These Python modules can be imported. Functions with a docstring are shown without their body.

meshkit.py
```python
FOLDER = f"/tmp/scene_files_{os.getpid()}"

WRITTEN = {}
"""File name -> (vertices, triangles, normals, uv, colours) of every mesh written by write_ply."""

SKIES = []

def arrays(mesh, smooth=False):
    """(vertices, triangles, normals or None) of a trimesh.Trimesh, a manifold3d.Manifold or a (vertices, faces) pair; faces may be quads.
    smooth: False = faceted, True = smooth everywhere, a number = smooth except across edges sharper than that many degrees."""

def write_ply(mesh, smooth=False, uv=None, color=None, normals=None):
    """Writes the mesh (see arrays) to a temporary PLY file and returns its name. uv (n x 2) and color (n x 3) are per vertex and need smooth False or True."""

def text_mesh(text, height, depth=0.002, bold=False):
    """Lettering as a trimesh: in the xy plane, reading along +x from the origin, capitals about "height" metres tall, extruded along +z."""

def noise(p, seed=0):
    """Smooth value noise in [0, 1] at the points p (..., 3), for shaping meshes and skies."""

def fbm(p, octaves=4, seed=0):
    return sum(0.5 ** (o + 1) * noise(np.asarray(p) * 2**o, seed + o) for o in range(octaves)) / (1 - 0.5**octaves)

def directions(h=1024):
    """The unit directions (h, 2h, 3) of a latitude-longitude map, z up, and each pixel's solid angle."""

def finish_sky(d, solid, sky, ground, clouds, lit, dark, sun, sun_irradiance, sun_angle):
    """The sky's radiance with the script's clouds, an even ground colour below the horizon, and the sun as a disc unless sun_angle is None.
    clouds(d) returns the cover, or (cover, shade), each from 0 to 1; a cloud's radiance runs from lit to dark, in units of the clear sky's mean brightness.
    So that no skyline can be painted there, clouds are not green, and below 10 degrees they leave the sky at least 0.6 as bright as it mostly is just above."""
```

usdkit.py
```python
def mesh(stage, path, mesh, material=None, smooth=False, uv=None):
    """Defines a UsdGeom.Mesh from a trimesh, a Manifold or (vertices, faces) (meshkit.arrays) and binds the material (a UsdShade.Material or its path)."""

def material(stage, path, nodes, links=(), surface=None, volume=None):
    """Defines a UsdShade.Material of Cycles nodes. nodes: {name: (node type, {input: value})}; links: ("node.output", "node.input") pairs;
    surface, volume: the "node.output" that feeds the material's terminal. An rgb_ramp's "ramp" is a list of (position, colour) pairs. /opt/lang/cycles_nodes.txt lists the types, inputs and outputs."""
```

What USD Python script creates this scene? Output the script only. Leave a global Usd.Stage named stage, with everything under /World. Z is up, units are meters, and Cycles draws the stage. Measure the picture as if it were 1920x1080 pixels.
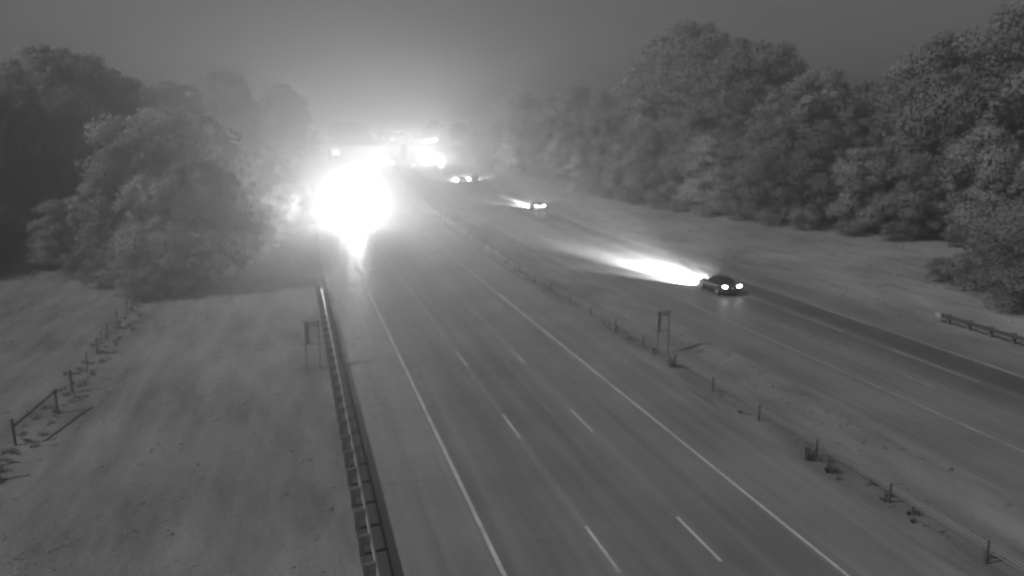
import math, random
import numpy as np, trimesh, usdkit, meshkit
from pxr import Usd, UsdGeom, UsdLux, UsdShade, Gf, Sdf, Vt

stage = Usd.Stage.CreateInMemory()
UsdGeom.SetStageUpAxis(stage, 'Z')
UsdGeom.SetStageMetersPerUnit(stage, 1.0)
W = '/World'
UsdGeom.Xform.Define(stage, W)
LOOKS = W + '/Looks'
UsdGeom.Scope.Define(stage, LOOKS)

# ------------------------------------------------------------------ camera, sky, moon, exposure
PITCH, YAW = math.radians(11.38), math.radians(15.12)
F_ = np.array([math.sin(YAW) * math.cos(PITCH), math.cos(YAW) * math.cos(PITCH), -math.sin(PITCH)])
R_ = np.array([math.cos(YAW), -math.sin(YAW), 0.0])
U_ = np.cross(R_, F_)
cam = UsdGeom.Camera.Define(stage, W + '/camera')
cam.CreateHorizontalApertureAttr(36.0)
cam.CreateVerticalApertureAttr(20.25)
cam.CreateFocalLengthAttr(36.0 * 1520 / 1920)
cam.CreateClippingRangeAttr(Gf.Vec2f(0.1, 8000))
cam.CreateFStopAttr(0.78)
cam.CreateFocusDistanceAttr(9.0)
cam.CreateExposureAttr(EXPO := 0.12)
cam.AddTransformOp().Set(Gf.Matrix4d(*R_, 0, *U_, 0, *(-F_), 0, 0, 0, 14.6, 1))

SUN_AZ, SUN_EL = math.radians(256), math.radians(38)      # moonlight from the left and a little behind
SKY_STRENGTH, MOON = 0.062, 0.62
usdkit.material(stage, LOOKS + '/night_sky', {
    's': ('sky_texture', dict(sky_type='single_scattering', sun_disc=False, sun_elevation=SUN_EL, sun_rotation=SUN_AZ, altitude=100.0, air_density=1.0, aerosol_density=1.0, ozone_density=1.0)),
    'bw': ('rgb_to_bw', {}), 'g': ('gamma', dict(gamma=0.35)),
    'b': ('background_shader', dict(strength=SKY_STRENGTH))},
    [('s.color', 'bw.color'), ('bw.val', 'g.color'), ('g.color', 'b.color')], surface='b.background')
dome = UsdLux.DomeLight.Define(stage, W + '/sky')
dome.CreateIntensityAttr(1.0)
dome.GetPrim().SetCustomDataByKey('kind', 'structure')
UsdShade.MaterialBindingAPI.Apply(dome.GetPrim()).Bind(UsdShade.Material.Get(stage, LOOKS + '/night_sky'))
moon = UsdLux.DistantLight.Define(stage, W + '/moon')
moon.CreateIntensityAttr(MOON)
moon.CreateAngleAttr(2.0)
moon.CreateNormalizeAttr(True)
moon.CreateColorAttr(Gf.Vec3f(1, 1, 1))
moon.AddRotateXYZOp().Set(Gf.Vec3f(90 - math.degrees(SUN_EL), 0, 180 - math.degrees(SUN_AZ)))

# ------------------------------------------------------------------ helpers
COUNT = {}
def numbered(parent, name):
    k = COUNT.get((parent, name), 0)
    COUNT[(parent, name)] = k + 1
    return f'{parent}/{name}' if k == 0 else f'{parent}/{name}_{k:03d}'

def tag(prim, label=None, cat=None, group=None, kind=None):
    for k, v in (('label', label), ('category', cat), ('group', group), ('kind', kind)):
        if v:
            prim.SetCustomDataByKey(k, v)
    return prim

def M(name):
    return UsdShade.Material.Get(stage, f'{LOOKS}/{name}')

def obj(name, mesh, mat, parent=W, smooth=False, uv=None, label=None, cat=None, group=None, kind=None):
    if isinstance(mesh, list):
        mesh = trimesh.util.concatenate(mesh)
    p = numbered(parent, name)
    m = usdkit.mesh(stage, p, mesh, M(mat), smooth=smooth, uv=uv)
    tag(m.GetPrim(), label, cat, group, kind)
    return p

def thing(name, label, cat, loc=(0, 0, 0), rot=0.0, group=None, parent=W):
    p = numbered(parent, name)
    x = UsdGeom.Xform.Define(stage, p)
    if any(loc):
        x.AddTranslateOp().Set(Gf.Vec3d(*map(float, loc)))
    if rot:
        x.AddRotateZOp().Set(float(rot))
    tag(x.GetPrim(), label, cat, group)
    return p

def box(cx, cy, cz, sx, sy, sz):
    b = trimesh.creation.box([sx, sy, sz])
    b.apply_translation([cx, cy, cz])
    return b

def bar(p, q, sx, sz):
    """a rectangular bar from p to q"""
    p, q = np.array(p, float), np.array(q, float)
    d = q - p
    L = np.linalg.norm(d)
    d /= L
    a = np.cross(d, [0, 0, 1.0])
    a = np.array([1.0, 0, 0]) if np.linalg.norm(a) < 1e-6 else a / np.linalg.norm(a)
    b = np.cross(a, d)
    m = trimesh.creation.box([sx, L, sz])
    T = np.eye(4)
    T[:3, 0], T[:3, 1], T[:3, 2], T[:3, 3] = a, d, b, (p + q) / 2
    m.apply_transform(T)
    return m

def tube(points, radii, sides=7):
    p = np.asarray(points, float)
    r = np.broadcast_to(np.asarray(radii, float), (len(p),))
    t = np.gradient(p, axis=0)
    t /= np.linalg.norm(t, axis=1, keepdims=True) + 1e-12
    a = np.cross(t, np.where(np.abs(t[:, 2:]) < 0.9, [0, 0, 1.0], [1.0, 0, 0]))
    a /= np.linalg.norm(a, axis=1, keepdims=True) + 1e-12
    b = np.cross(t, a)
    g = np.arange(sides) * 2 * np.pi / sides
    v = (p[:, None] + r[:, None, None] * (np.cos(g)[None, :, None] * a[:, None] + np.sin(g)[None, :, None] * b[:, None])).reshape(-1, 3)
    n = len(p)
    f = []
    for i in range(n - 1):
        for j in range(sides):
            k = (j + 1) % sides
            f += [[i * sides + j, i * sides + k, (i + 1) * sides + k], [i * sides + j, (i + 1) * sides + k, (i + 1) * sides + j]]
    v = np.vstack([v, p[0], p[-1]])
    for j in range(sides):
        k = (j + 1) % sides
        f += [[n * sides, k, j], [n * sides + 1, (n - 1) * sides + j, (n - 1) * sides + k]]
    return trimesh.Trimesh(v, np.array(f), process=False)

def loft(rings):
    """closed rings with equal point counts, capped at both ends"""
    R = np.array(rings, float)
    n, k = R.shape[:2]
    v = np.vstack([R.reshape(-1, 3), R[0].mean(0), R[-1].mean(0)])
    f = []
    for i in range(n - 1):
        for j in range(k):
            l = (j + 1) % k
            f += [[i * k + j, i * k + l, (i + 1) * k + l], [i * k + j, (i + 1) * k + l, (i + 1) * k + j]]
    for j in range(k):
        l = (j + 1) % k
        f += [[n * k, l, j], [n * k + 1, (n - 1) * k + j, (n - 1) * k + l]]
    m = trimesh.Trimesh(v, np.array(f), process=False)
    m.fix_normals()
    return m

def sq(hx, hy, n=20, e=4.0):
    t = np.arange(n) * 2 * np.pi / n + np.pi / n
    c, s = np.cos(t), np.sin(t)
    return np.sign(c) * np.abs(c) ** (2 / e) * hx, np.sign(s) * np.abs(s) ** (2 / e) * hy

def lamp(path, pos, aim, power, cone, soft, radius=0.1):
    """the light a headlamp throws"""
    l = UsdLux.SphereLight.Define(stage, path)
    l.CreateRadiusAttr(radius)
    l.CreateIntensityAttr(float(power))
    l.CreateNormalizeAttr(True)
    s = UsdLux.ShapingAPI.Apply(l.GetPrim())
    s.CreateShapingConeAngleAttr(float(cone))
    s.CreateShapingConeSoftnessAttr(float(soft))
    p = np.array(pos, float)
    z = p - np.array(aim, float)
    z /= np.linalg.norm(z)
    x = np.cross([0, 0, 1], z)
    x /= np.linalg.norm(x)
    y = np.cross(z, x)
    l.AddTransformOp().Set(Gf.Matrix4d(*x, 0, *y, 0, *z, 0, *p, 1))

# the road runs straight, bends right on a wide curve from 75 m to 200 m and goes on straight
K = 3.8e-4
def bend(Y):
    far = 2e-4 * max(0, min(Y, 460) - 260) ** 2 + (.08 * (Y - 460) if Y > 460 else 0)
    return 0.0 if Y < 75 else K * (Y - 75) ** 2 if Y < 200 else K * 125 ** 2 + 2 * K * 125 * (Y - 200) + far
def head(Y):
    s = 0.0 if Y < 75 else 2 * K * (min(Y, 200) - 75) + 4e-4 * max(0, min(Y, 460) - 260)
    return math.atan(s)                    # clockwise from +y
def road(u, Y, z=0.0):
    return np.array([u + bend(Y), Y, z])

# ------------------------------------------------------------------ materials (all grey: an infra-red night camera)
def grey(v):
    return (v, v, v)
def plain(name, v, rough=0.6, metallic=0.0, **k):
    usdkit.material(stage, f'{LOOKS}/{name}', {
        'tc': ('geometry', {}), 'n': ('noise_texture', dict(scale=2.3, detail=5.0, roughness=0.65)),
        'r': ('rgb_ramp', {'ramp': [(0.3, grey(v * 0.82)), (0.7, grey(min(v * 1.16, 0.95)))]}),
        'p': ('principled_bsdf', dict(roughness=rough, metallic=metallic, **k))},
        [('tc.position', 'n.vector'), ('n.fac', 'r.fac'), ('r.color', 'p.base_color')], surface='p.BSDF')
def glow(name, s):
    usdkit.material(stage, f'{LOOKS}/{name}', {'e': ('emission', dict(color=(1, 1, 1), strength=float(s)))}, surface='e.emission')

plain('galvanised', 0.42, 0.38, 0.55)
plain('galvanised_dull', 0.25, 0.5, 0.5)
plain('weathered_wood', 0.10, 0.85)
plain('dark_wood', 0.11, 0.9)
plain('dark_steel', 0.07, 0.6, 0.2)
plain('sign_back', 0.30, 0.6)
plain('sign_post', 0.12, 0.6, 0.1)
plain('sign_post_pale', 0.17, 0.6, 0.1)
plain('sign_sheet', 0.85, 0.5)
plain('concrete', 0.24, 0.85)
plain('concrete_pale', 0.32, 0.85)
def paint(name, lo, hi):
    usdkit.material(stage, f'{LOOKS}/{name}', {
        'g': ('geometry', {}), 'n': ('noise_texture', dict(scale=7.0, detail=6.0, roughness=0.8)), 'n2': ('noise_texture', dict(scale=0.5, detail=2.0)),
        'a': ('math', dict(math_type='multiply_add', value2=0.6)), 'b': ('math', dict(math_type='multiply', value2=0.4)),
        'r': ('rgb_ramp', {'ramp': [(0.36, grey(0.17)), (0.44, grey(lo)), (0.62, grey(hi))]}),
        'p': ('principled_bsdf', dict(roughness=0.6))},
        [('g.position', 'n.vector'), ('g.position', 'n2.vector'), ('n2.fac', 'b.value1'), ('b.value', 'a.value3'), ('n.fac', 'a.value1'), ('a.value', 'r.fac'), ('r.color', 'p.base_color')], surface='p.BSDF')
paint('line_paint', 0.34, 0.50)
paint('line_paint_worn', 0.24, 0.40)
plain('bark', 0.07, 0.9)
plain('paint_dark', 0.03, 0.3, 0.0, coat_weight=0.6)
plain('paint_mid', 0.18, 0.35, 0.0, coat_weight=0.5)
plain('paint_pale', 0.5, 0.35, 0.0, coat_weight=0.5)
plain('car_glass', 0.015, 0.08)
plain('rubber', 0.02, 0.85)
plain('rim_metal', 0.35, 0.35, 0.7)
plain('trim_black', 0.02, 0.5)
plain('plate', 0.55, 0.5)
plain('reflector', 0.6, 0.4)
plain('trailer_skin', 0.25, 0.5)
glow('tail_glow', 14)
glow('head_glow', 60)
glow('marker_glow', 9)

# foliage: clumps of leaves, some light through them
def foliage(name, lo, hi, through=0.28):
    usdkit.material(stage, f'{LOOKS}/{name}', {
        'g': ('geometry', {}), 'o': ('object_info', {}),
        'n': ('noise_texture', dict(scale=0.22, detail=5.0, roughness=0.75)),
        'a': ('math', dict(math_type='multiply_add', value2=0.75, value3=0.0)),
        'b': ('math', dict(math_type='multiply_add', value2=0.4)),
        'r': ('rgb_ramp', {'ramp': [(0.25, grey(lo)), (0.75, grey(hi))]}),
        'd': ('diffuse_bsdf', {}), 't': ('translucent_bsdf', {}), 'm': ('mix_closure', dict(fac=through))},
        [('g.position', 'n.vector'), ('n.fac', 'a.value1'), ('o.random', 'b.value1'), ('a.value', 'b.value3'), ('b.value', 'r.fac'),
         ('r.color', 'd.color'), ('r.color', 't.color'), ('d.BSDF', 'm.closure1'), ('t.BSDF', 'm.closure2')], surface='m.closure')
foliage('leaves', 0.10, 0.27, 0.42)
foliage('leaves_pale', 0.16, 0.34, 0.42)
foliage('weed_leaves', 0.16, 0.26, 0.5)
foliage('headlit_leaves', 0.45, 0.68, 0.65)  # very pale tone carries the headlight glow along the left tree edge
foliage('grass_blades', 0.29, 0.36, 0.5)

# mown grass: broad soft patches, mowing streaks along a slant, fine mottling
usdkit.material(stage, LOOKS + '/turf', {
    'g': ('geometry', {}),
    'm': ('mapping', dict(rotation=(0, 0, 0.25), scale=(1.0, 0.2, 1.0))),
    'n1': ('noise_texture', dict(scale=0.75, detail=5.0, roughness=0.6)),
    'n2': ('noise_texture', dict(scale=0.07, detail=3.0)),
    'n3': ('noise_texture', dict(scale=5.0, detail=4.0, roughness=0.7)),
    'a': ('math', dict(math_type='multiply_add', value2=0.52)),
    'b': ('math', dict(math_type='multiply_add', value2=0.36)),
    'c': ('math', dict(math_type='multiply', value2=0.16)),
    'r': ('rgb_ramp', {'ramp': [(0.40, grey(0.11)), (0.48, grey(0.148)), (0.54, grey(0.175)), (0.63, grey(0.215))]}),
    'sx': ('separate_xyz', {}), 'mr': ('map_range', dict(from_min=43.0, from_max=52.0, to_min=1.0, to_max=1.4, clamp=True)),   # turf made paler towards the right verge
    'mx': ('vector_math', dict(math_type='scale')),
    'bp': ('bump', dict(strength=0.45, distance=0.10)),
    'p': ('principled_bsdf', dict(roughness=0.95, specular_ior_level=0.1))},
    [('g.position', 'm.vector'), ('m.vector', 'n1.vector'), ('g.position', 'n2.vector'), ('g.position', 'n3.vector'),
     ('n3.fac', 'c.value1'), ('c.value', 'b.value3'), ('n2.fac', 'b.value1'), ('b.value', 'a.value3'), ('n1.fac', 'a.value1'),
     ('a.value', 'r.fac'), ('r.color', 'mx.vector1'), ('g.position', 'sx.vector'), ('sx.x', 'mr.value'), ('mr.result', 'mx.scale'), ('mx.vector', 'p.base_color'),
     ('n3.fac', 'bp.height'), ('bp.normal', 'p.normal')], surface='p.BSDF')

# pavement: st.x = metres across, st.y = metres along
def pavement(name, lo, hi, rough, band=None):
    nodes = {
        'uv': ('uvmap', dict(attribute='st')), 'g': ('geometry', {}),
        'm': ('mapping', dict(scale=(1.8, 0.035, 1.0))),
        'n1': ('noise_texture', dict(scale=1.0, detail=4.0, roughness=0.6)),
        'n2': ('noise_texture', dict(scale=0.16, detail=4.0)),
        'n3': ('noise_texture', dict(scale=24.0, detail=3.0, roughness=0.7)),
        'a': ('math', dict(math_type='multiply_add', value2=0.46)),
        'b': ('math', dict(math_type='multiply_add', value2=0.34)),
        'c': ('math', dict(math_type='multiply', value2=0.20)),
        'r': ('rgb_ramp', {'ramp': [(0.40, grey(lo)), (0.61, grey(hi))]}),
        'bp': ('bump', dict(strength=0.2, distance=0.01)),
        'p': ('principled_bsdf', dict(roughness=rough))}
    links = [('uv.UV', 'm.vector'), ('m.vector', 'n1.vector'), ('g.position', 'n2.vector'), ('g.position', 'n3.vector'),
             ('n3.fac', 'c.value1'), ('c.value', 'b.value3'), ('n2.fac', 'b.value1'), ('b.value', 'a.value3'), ('n1.fac', 'a.value1'),
             ('a.value', 'r.fac'), ('n3.fac', 'bp.height'), ('bp.normal', 'p.normal')]
    if band:                       # lanes worn to different tones across the road
        nodes['sx'] = ('separate_xyz', {})
        nodes['mr'] = ('map_range', dict(from_min=band[0], from_max=band[1], to_min=0.0, to_max=1.0, clamp=True))
        nodes['br'] = ('rgb_ramp', {'ramp': band[2]})
        nodes['mx'] = ('mix', dict(mix_type='multiply', fac=1.0))
        links += [('uv.UV', 'sx.vector'), ('sx.x', 'mr.value'), ('mr.result', 'br.fac'), ('r.color', 'mx.color1'), ('br.color', 'mx.color2'), ('mx.color', 'p.base_color')]
    else:
        links += [('r.color', 'p.base_color')]
    usdkit.material(stage, f'{LOOKS}/{name}', nodes, links, surface='p.BSDF')

def stops(u0, u1, pts):
    return [((u - u0) / (u1 - u0), grey(v)) for u, v in pts]
LB = (2.6, 20.9)
pavement('road_left', 0.13, 0.205, 0.47, (*LB, stops(*LB, [(2.6, 1.0), (5.9, 1.02), (6.3, .84), (7.2, .92), (8.0, .82), (8.9, .9), (9.4, .88), (9.75, 1.06), (10.3, .86), (11, .92), (11.7, .82), (12.5, .9), (13.1, .9), (13.4, 1.03), (13.9, .9), (15.2, .95), (16.7, .98), (17.2, 1.04), (20.9, 1.02)])))
RB = (27.4, 44.6)
pavement('road_right', 0.13, 0.205, 0.5, (*RB, stops(*RB, [(27.4, 1.0), (31.2, 1.03), (31.7, 1.0), (34.4, 1.0), (34.9, .95), (35.6, .74), (37.4, .68), (37.8, .95), (38.2, .66), (39, .56), (40.8, .58), (41.15, 1.02), (44.6, 1.0)])))
pavement('strip', 0.03, 0.075, 0.9)  # dark tone with the guardrail's cast shadow put into it
pavement('joint_seal', 0.14, 0.19, 0.7)

# ------------------------------------------------------------------ ground and roads
def turf_zs(u, Y):
    u, Y = np.broadcast_arrays(np.asarray(u, float), np.asarray(Y, float))
    left = 0.35 * (meshkit.fbm(np.stack([u * .08, Y * .06, 0 * u + .3], -1), 3) - .5) * np.minimum(1, (1 - u) / 6)
    mid = -0.30 * np.sin(math.pi * (u - 21) / 6.2) ** 2
    right = 0.5 * (meshkit.fbm(np.stack([u * .07, Y * .05, 0 * u + 7.3], -1), 3) - .45) * np.minimum(1, (u - 46) / 8)
    return np.select([u < 1.0, (u > 21) & (u < 27.2), u > 46], [left, mid, right], 0.0)
def turf_z(u, Y):
    return float(turf_zs(u, Y))

us = np.r_[-1300, -900, -600, -400, -260, -180, -120, np.arange(-84, 0, 3.0), 1.0, 2.6, 8, 14, 20.9, np.arange(21.6, 27.2, .8), 27.4, 33, 39, 44.6, 46, np.arange(48, 130, 3.0), 160, 220, 320, 480, 700, 1000, 1400]
ys = np.r_[-250, -150, -80, -40, -10, np.arange(0, 120, 3.0), np.arange(120, 300, 8.0), np.arange(300, 700, 25.0), 800, 1000, 1300, 1600, 2000]
UU, YY = np.meshgrid(us, ys)
gv = np.stack([UU + np.vectorize(bend)(YY), YY, turf_zs(UU, YY)], -1).reshape(-1, 3)
nu = len(us)
gf = [[i * nu + j, i * nu + j + 1, (i + 1) * nu + j + 1, (i + 1) * nu + j] for i in range(len(ys) - 1) for j in range(nu - 1)]
obj('ground', (gv, np.array(gf)), 'turf', smooth=True, kind='structure')

def sheet(u0, u1, Y0, Y1, z, step=6.0, edge=0.0, skirt=True):
    """a strip of road surface with its side faces; returns vertices, faces, st"""
    Y = np.linspace(Y0, Y1, max(2, int(math.ceil((Y1 - Y0) / step)) + 1))
    cols = ([(u0, -0.05)] if skirt else []) + [(u0, z), (u1, z)] + ([(u1, -0.05)] if skirt else [])
    v = np.array([road(u, y, zz) for y in Y for u, zz in cols])
    st = np.array([(u, y) for y in Y for u, zz in cols])
    k = len(cols)
    f = np.array([[i * k + j, i * k + j + 1, (i + 1) * k + j + 1, (i + 1) * k + j] for i in range(len(Y) - 1) for j in range(k - 1)])
    return v, f, st

def strip(name, mat, u0, u1, Y0, Y1, z, parent, step=6.0, label=None, kind=None, skirt=False):
    v, f, st = sheet(u0, u1, Y0, Y1, z, step, skirt=skirt)
    return obj(name, (v, f), mat, parent, uv=st, label=label, kind=kind)

ZR, ZP = 0.02, 0.026
def carriageway(name, mat, u0, u1, **k):
    p = numbered(W, name)
    v, f, st = sheet(u0, u1, -60, 1100, ZR)
    m = usdkit.mesh(stage, p, (v, f), M(mat), uv=st)
    tag(m.GetPrim(), kind='structure')
    return p
rl = carriageway('road', 'road_left', 2.6, 20.9)
rr = carriageway('road', 'road_right', 27.4, 44.6)
strip('edge_line', 'line_paint', 6.03, 6.19, -40, 700, ZP, rl, label='solid white edge line on the guardrail side')
strip('edge_line', 'line_paint', 16.98, 17.12, -40, 700, ZP, rl, label='solid edge line on the median side')
strip('edge_line', 'line_paint_worn', 31.45, 31.6, -40, 700, ZP, rr, label='solid edge line on the median side')
strip('edge_line', 'line_paint_worn', 40.93, 41.09, -40, 700, ZP, rr, label='solid edge line on the outer side')
for u in (9.86, 13.46):
    for k in range(26):
        y = 22.75 + 12.19 * k - (0.25 if u > 12 else 0)
        if y < 330:
            strip('lane_dash', 'line_paint' if k < 3 else 'line_paint_worn', u - .06, u + .06, y, y + 3.3, ZP, rl)
for k in range(26):
    y = 24.0 + 12.19 * k
    strip('lane_dash', 'line_paint_worn', 37.69, 37.81, y, y + 7.5, ZP, rr)
    strip('lane_dash', 'line_paint_worn', 34.5, 34.6, y, y + 3.05, ZP, rr)
# sealed cross joints in the left carriageway
for y, a, b in [(25.6, 6.25, 12.6), (41.3, 2.7, 5.9), (49.5, 2.7, 9.5), (31.4, 2.8, 6.0), (61.7, 4.6, 6.0), (75.4, 2.7, 6.0), (84.5, 2.7, 6.0), (93.2, 2.7, 6.0), (36.5, 9.95, 13.3)]:
    v = np.array([road(a, y, ZP - .002), road(b, y + .12 * (b - a) * .3, ZP - .002), road(b, y + .14 + .12 * (b - a) * .3, ZP - .002), road(a, y + .16, ZP - .002)])
    obj('joint', (v, np.array([[0, 1, 2, 3]])), 'joint_seal', rl, uv=np.array([(a, y), (b, y), (b, y + .2), (a, y + .2)]))
strip('mow_strip', 'strip', 1.62, 2.6, 8, 73.5, 0.012, rl, label='dark strip under the guardrail, the rail shadow put into its colour')
strip('mow_strip', 'joint_seal', 21.2, 21.7, 74, 330, 0.012, rl, label='pale strip at the foot of the cable barrier')

# ------------------------------------------------------------------ haze over the whole place
hz = box(50, 875, 17.5, 2760, 2310, 39)
usdkit.material(stage, LOOKS + '/night_haze', {'v': ('principled_volume', dict(color=(0.92, 0.92, 0.92), density=0.0036, anisotropy=0.75))}, volume='v.volume')
obj('haze', hz, 'night_haze', kind='stuff')

# ------------------------------------------------------------------ guardrails
WP = [(0, .155), (.045, .13), (.08, .085), (.03, .045), (.0, .015), (.0, -.015), (.03, -.045), (.08, -.085), (.045, -.13), (0, -.155)]
def wbeam(p, q, side):
    """a W-shaped rail from p to q (centre line), the corrugations standing out towards side (unit x)"""
    v = []
    for e in (p, q):
        for o, z in WP:
            v.append(np.array(e) + [side * (o - .03), 0, z])
        for o, z in reversed(WP):
            v.append(np.array(e) + [side * (o - .036), 0, z])
    n = 2 * len(WP)
    return loft([v[:n], v[n:]])

def guardrail(label, u, Y0, Y1, side, end_at, skin='galvanised'):
    t = thing('guardrail', label, 'guardrail')
    Y, k = Y1, 0
    while Y > Y0 + .5:
        a, b = road(u, Y - 3.81, .60), road(u, Y, .60)
        obj('rail_beam', wbeam(a, b - [0, .012, 0], side), skin, t)
        for y in (Y - .35, Y - .35 - 1.905):
            c = road(u, y)
            po = obj('post', [box(c[0] - side * .33, c[1], .36, .20, .15, .76)], 'weathered_wood', t)
            obj('blockout', [box(c[0] - side * .13, c[1], .585, .19, .15, .36)], 'weathered_wood', po)
            bt = trimesh.creation.cylinder(.022, .03, sections=8)
            bt.apply_transform(trimesh.transformations.rotation_matrix(math.pi / 2, [0, 1, 0]))
            bt.apply_translation([c[0] + side * .03, c[1], .60])
            obj('bolt', bt, 'galvanised_dull', po)
        Y -= 3.81
    # end terminal: flared head on its own post
    c = road(u, end_at)
    s = 1 if end_at >= Y1 - .1 else -1
    hd = [box(c[0], c[1] + s * .30, .62, .26, .5, .36), box(c[0], c[1] + s * .575, .62, .36, .05, .42)]
    obj('end_terminal', hd, 'galvanised', t)
    return t
guardrail('galvanised guardrail on dark wooden posts along the left shoulder', 2.02, 9, 72.2, 1, 72.2)
guardrail('short dark guardrail on the grass right of the far carriageway', 46.5, 26, 48.6, -1, 48.6, 'dark_steel')

# ------------------------------------------------------------------ cable barrier in the median
t = thing('cable_barrier', 'low cable barrier on thin posts along the median grass', 'barrier')
def zmed(u):
    return turf_z(u, 0)
UC = 22.25
def cabu(Y):
    return UC if Y < 50 else UC - .75 * min(1, (Y - 50) / 30)
Y = 20.2
k = 0
while Y < 300:
    u = cabu(Y)
    c = road(u, Y, zmed(u))
    po = obj('post', [box(c[0], c[1], c[2] + .40, .075, .055, .86)], 'dark_steel', t)
    if 82 < Y < 128 and k % 3 != 1:
        obj('reflector', [box(c[0], c[1] - .05, c[2] + .74, .09, .03, .14)], 'reflector', po)
    Y += 4.72
    k += 1
for z in (.50, .62, .74):
    pts = [road(cabu(y), y, zmed(cabu(y)) + z) for y in np.arange(8, 300, 4.72)]
    obj('cable', tube(pts, .012, 4), 'galvanised_dull', t)

# ------------------------------------------------------------------ wire fence on the left
t = thing('fence', 'wire fence on dark wooden posts running along the left grass', 'fence')
for i, y in enumerate([36.2, 40.4, 44.65, 48.1, 52.2, 55.8, 59.4, 63.6, 67.8, 72, 76.4, 80.8, 85.2, 89.6]):
    u = -12.7 - .35 * math.sin(y * .11) - (.7 if y < 42 else 0)
    c = np.array([u, y, turf_z(u, y)])
    tl = math.radians((-1) ** i * 1.5)
    big = y < 50
    obj('post', tube([c + [0, 0, -.2], c + [math.sin(tl) * 1.3, 0, 1.32 if big else 1.2]], .075 if big else .045, 8), 'dark_wood', t)
ps = [np.array([-12.7 - .35 * math.sin(y * .11) - (.7 if y < 42 else 0), y, turf_z(-12.7, y)]) for y in (36.2, 40.4, 44.65, 48.1, 52.2, 55.8, 59.4, 63.6, 67.8, 72, 76.4, 80.8, 85.2, 89.6)]
obj('brace', tube([ps[1] + [0, 0, .95], ps[2] + [0, 0, 1.2]], .07, 8), 'dark_wood', t, label='wooden brace pole between two corner posts')
for z in (.2, .4, .6, .8, 1.0, 1.18):
    obj('wire', tube([p + [0, 0, z] for p in ps], .006, 4), 'dark_steel', t)

# ------------------------------------------------------------------ signs
def two_post_sign(label, cx, cy, wid, hp, ztop, rot, mat, pm='sign_post'):
    t = thing('road_sign', label, 'sign', (cx, cy, zmed(cx) if 21 < cx < 27.2 else 0.0), rot)
    for s in (-1, 1):
        x = s * wid / 2
        obj('post', [box(x, 0, ztop / 2 - .1, .06, .012, ztop + .2), box(x - .035, .03, ztop / 2 - .1, .012, .06, ztop + .2), box(x + .035, .03, ztop / 2 - .1, .012, .06, ztop + .2)], pm, t)
    obj('panel', [box(0, .075, ztop - hp / 2, wid + .1, .012, hp)], mat, t)
    for z in (ztop - .03, ztop - hp + .03):
        obj('rail', [box(0, -.035, z, wid + .28, .05, .055)], pm, t)
    return t
two_post_sign('narrow upright sign on two dark posts seen from behind in the median', 23.13, 47.4, .72, 1.33, 2.85, -8, 'sign_back')
two_post_sign('faint two-post sign seen from behind left of the guardrail', 0.72, 48.9, .8, 1.5, 3.05, -4, 'sign_back', 'sign_post_pale')
t = thing('road_sign', 'bright square sign high above the headlight glare', 'sign', (*road(2.9, 240)[:2], 0), -7)
for s in (-1, 1):
    obj('post', [box(s * .8, 0, 3.7, .16, .16, 7.4)], 'galvanised_dull', t)
obj('panel', [box(0, -.12, 7.0, 2.4, .05, 2.0)], 'sign_sheet', t)

# ------------------------------------------------------------------ vehicles
def ring_y(y, hw, z0, z1, e=4.5, n=24):
    x, z = sq(hw, (z1 - z0) / 2, n, e)
    return np.stack([x, np.full(n, y), z + (z0 + z1) / 2], 1)

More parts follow.
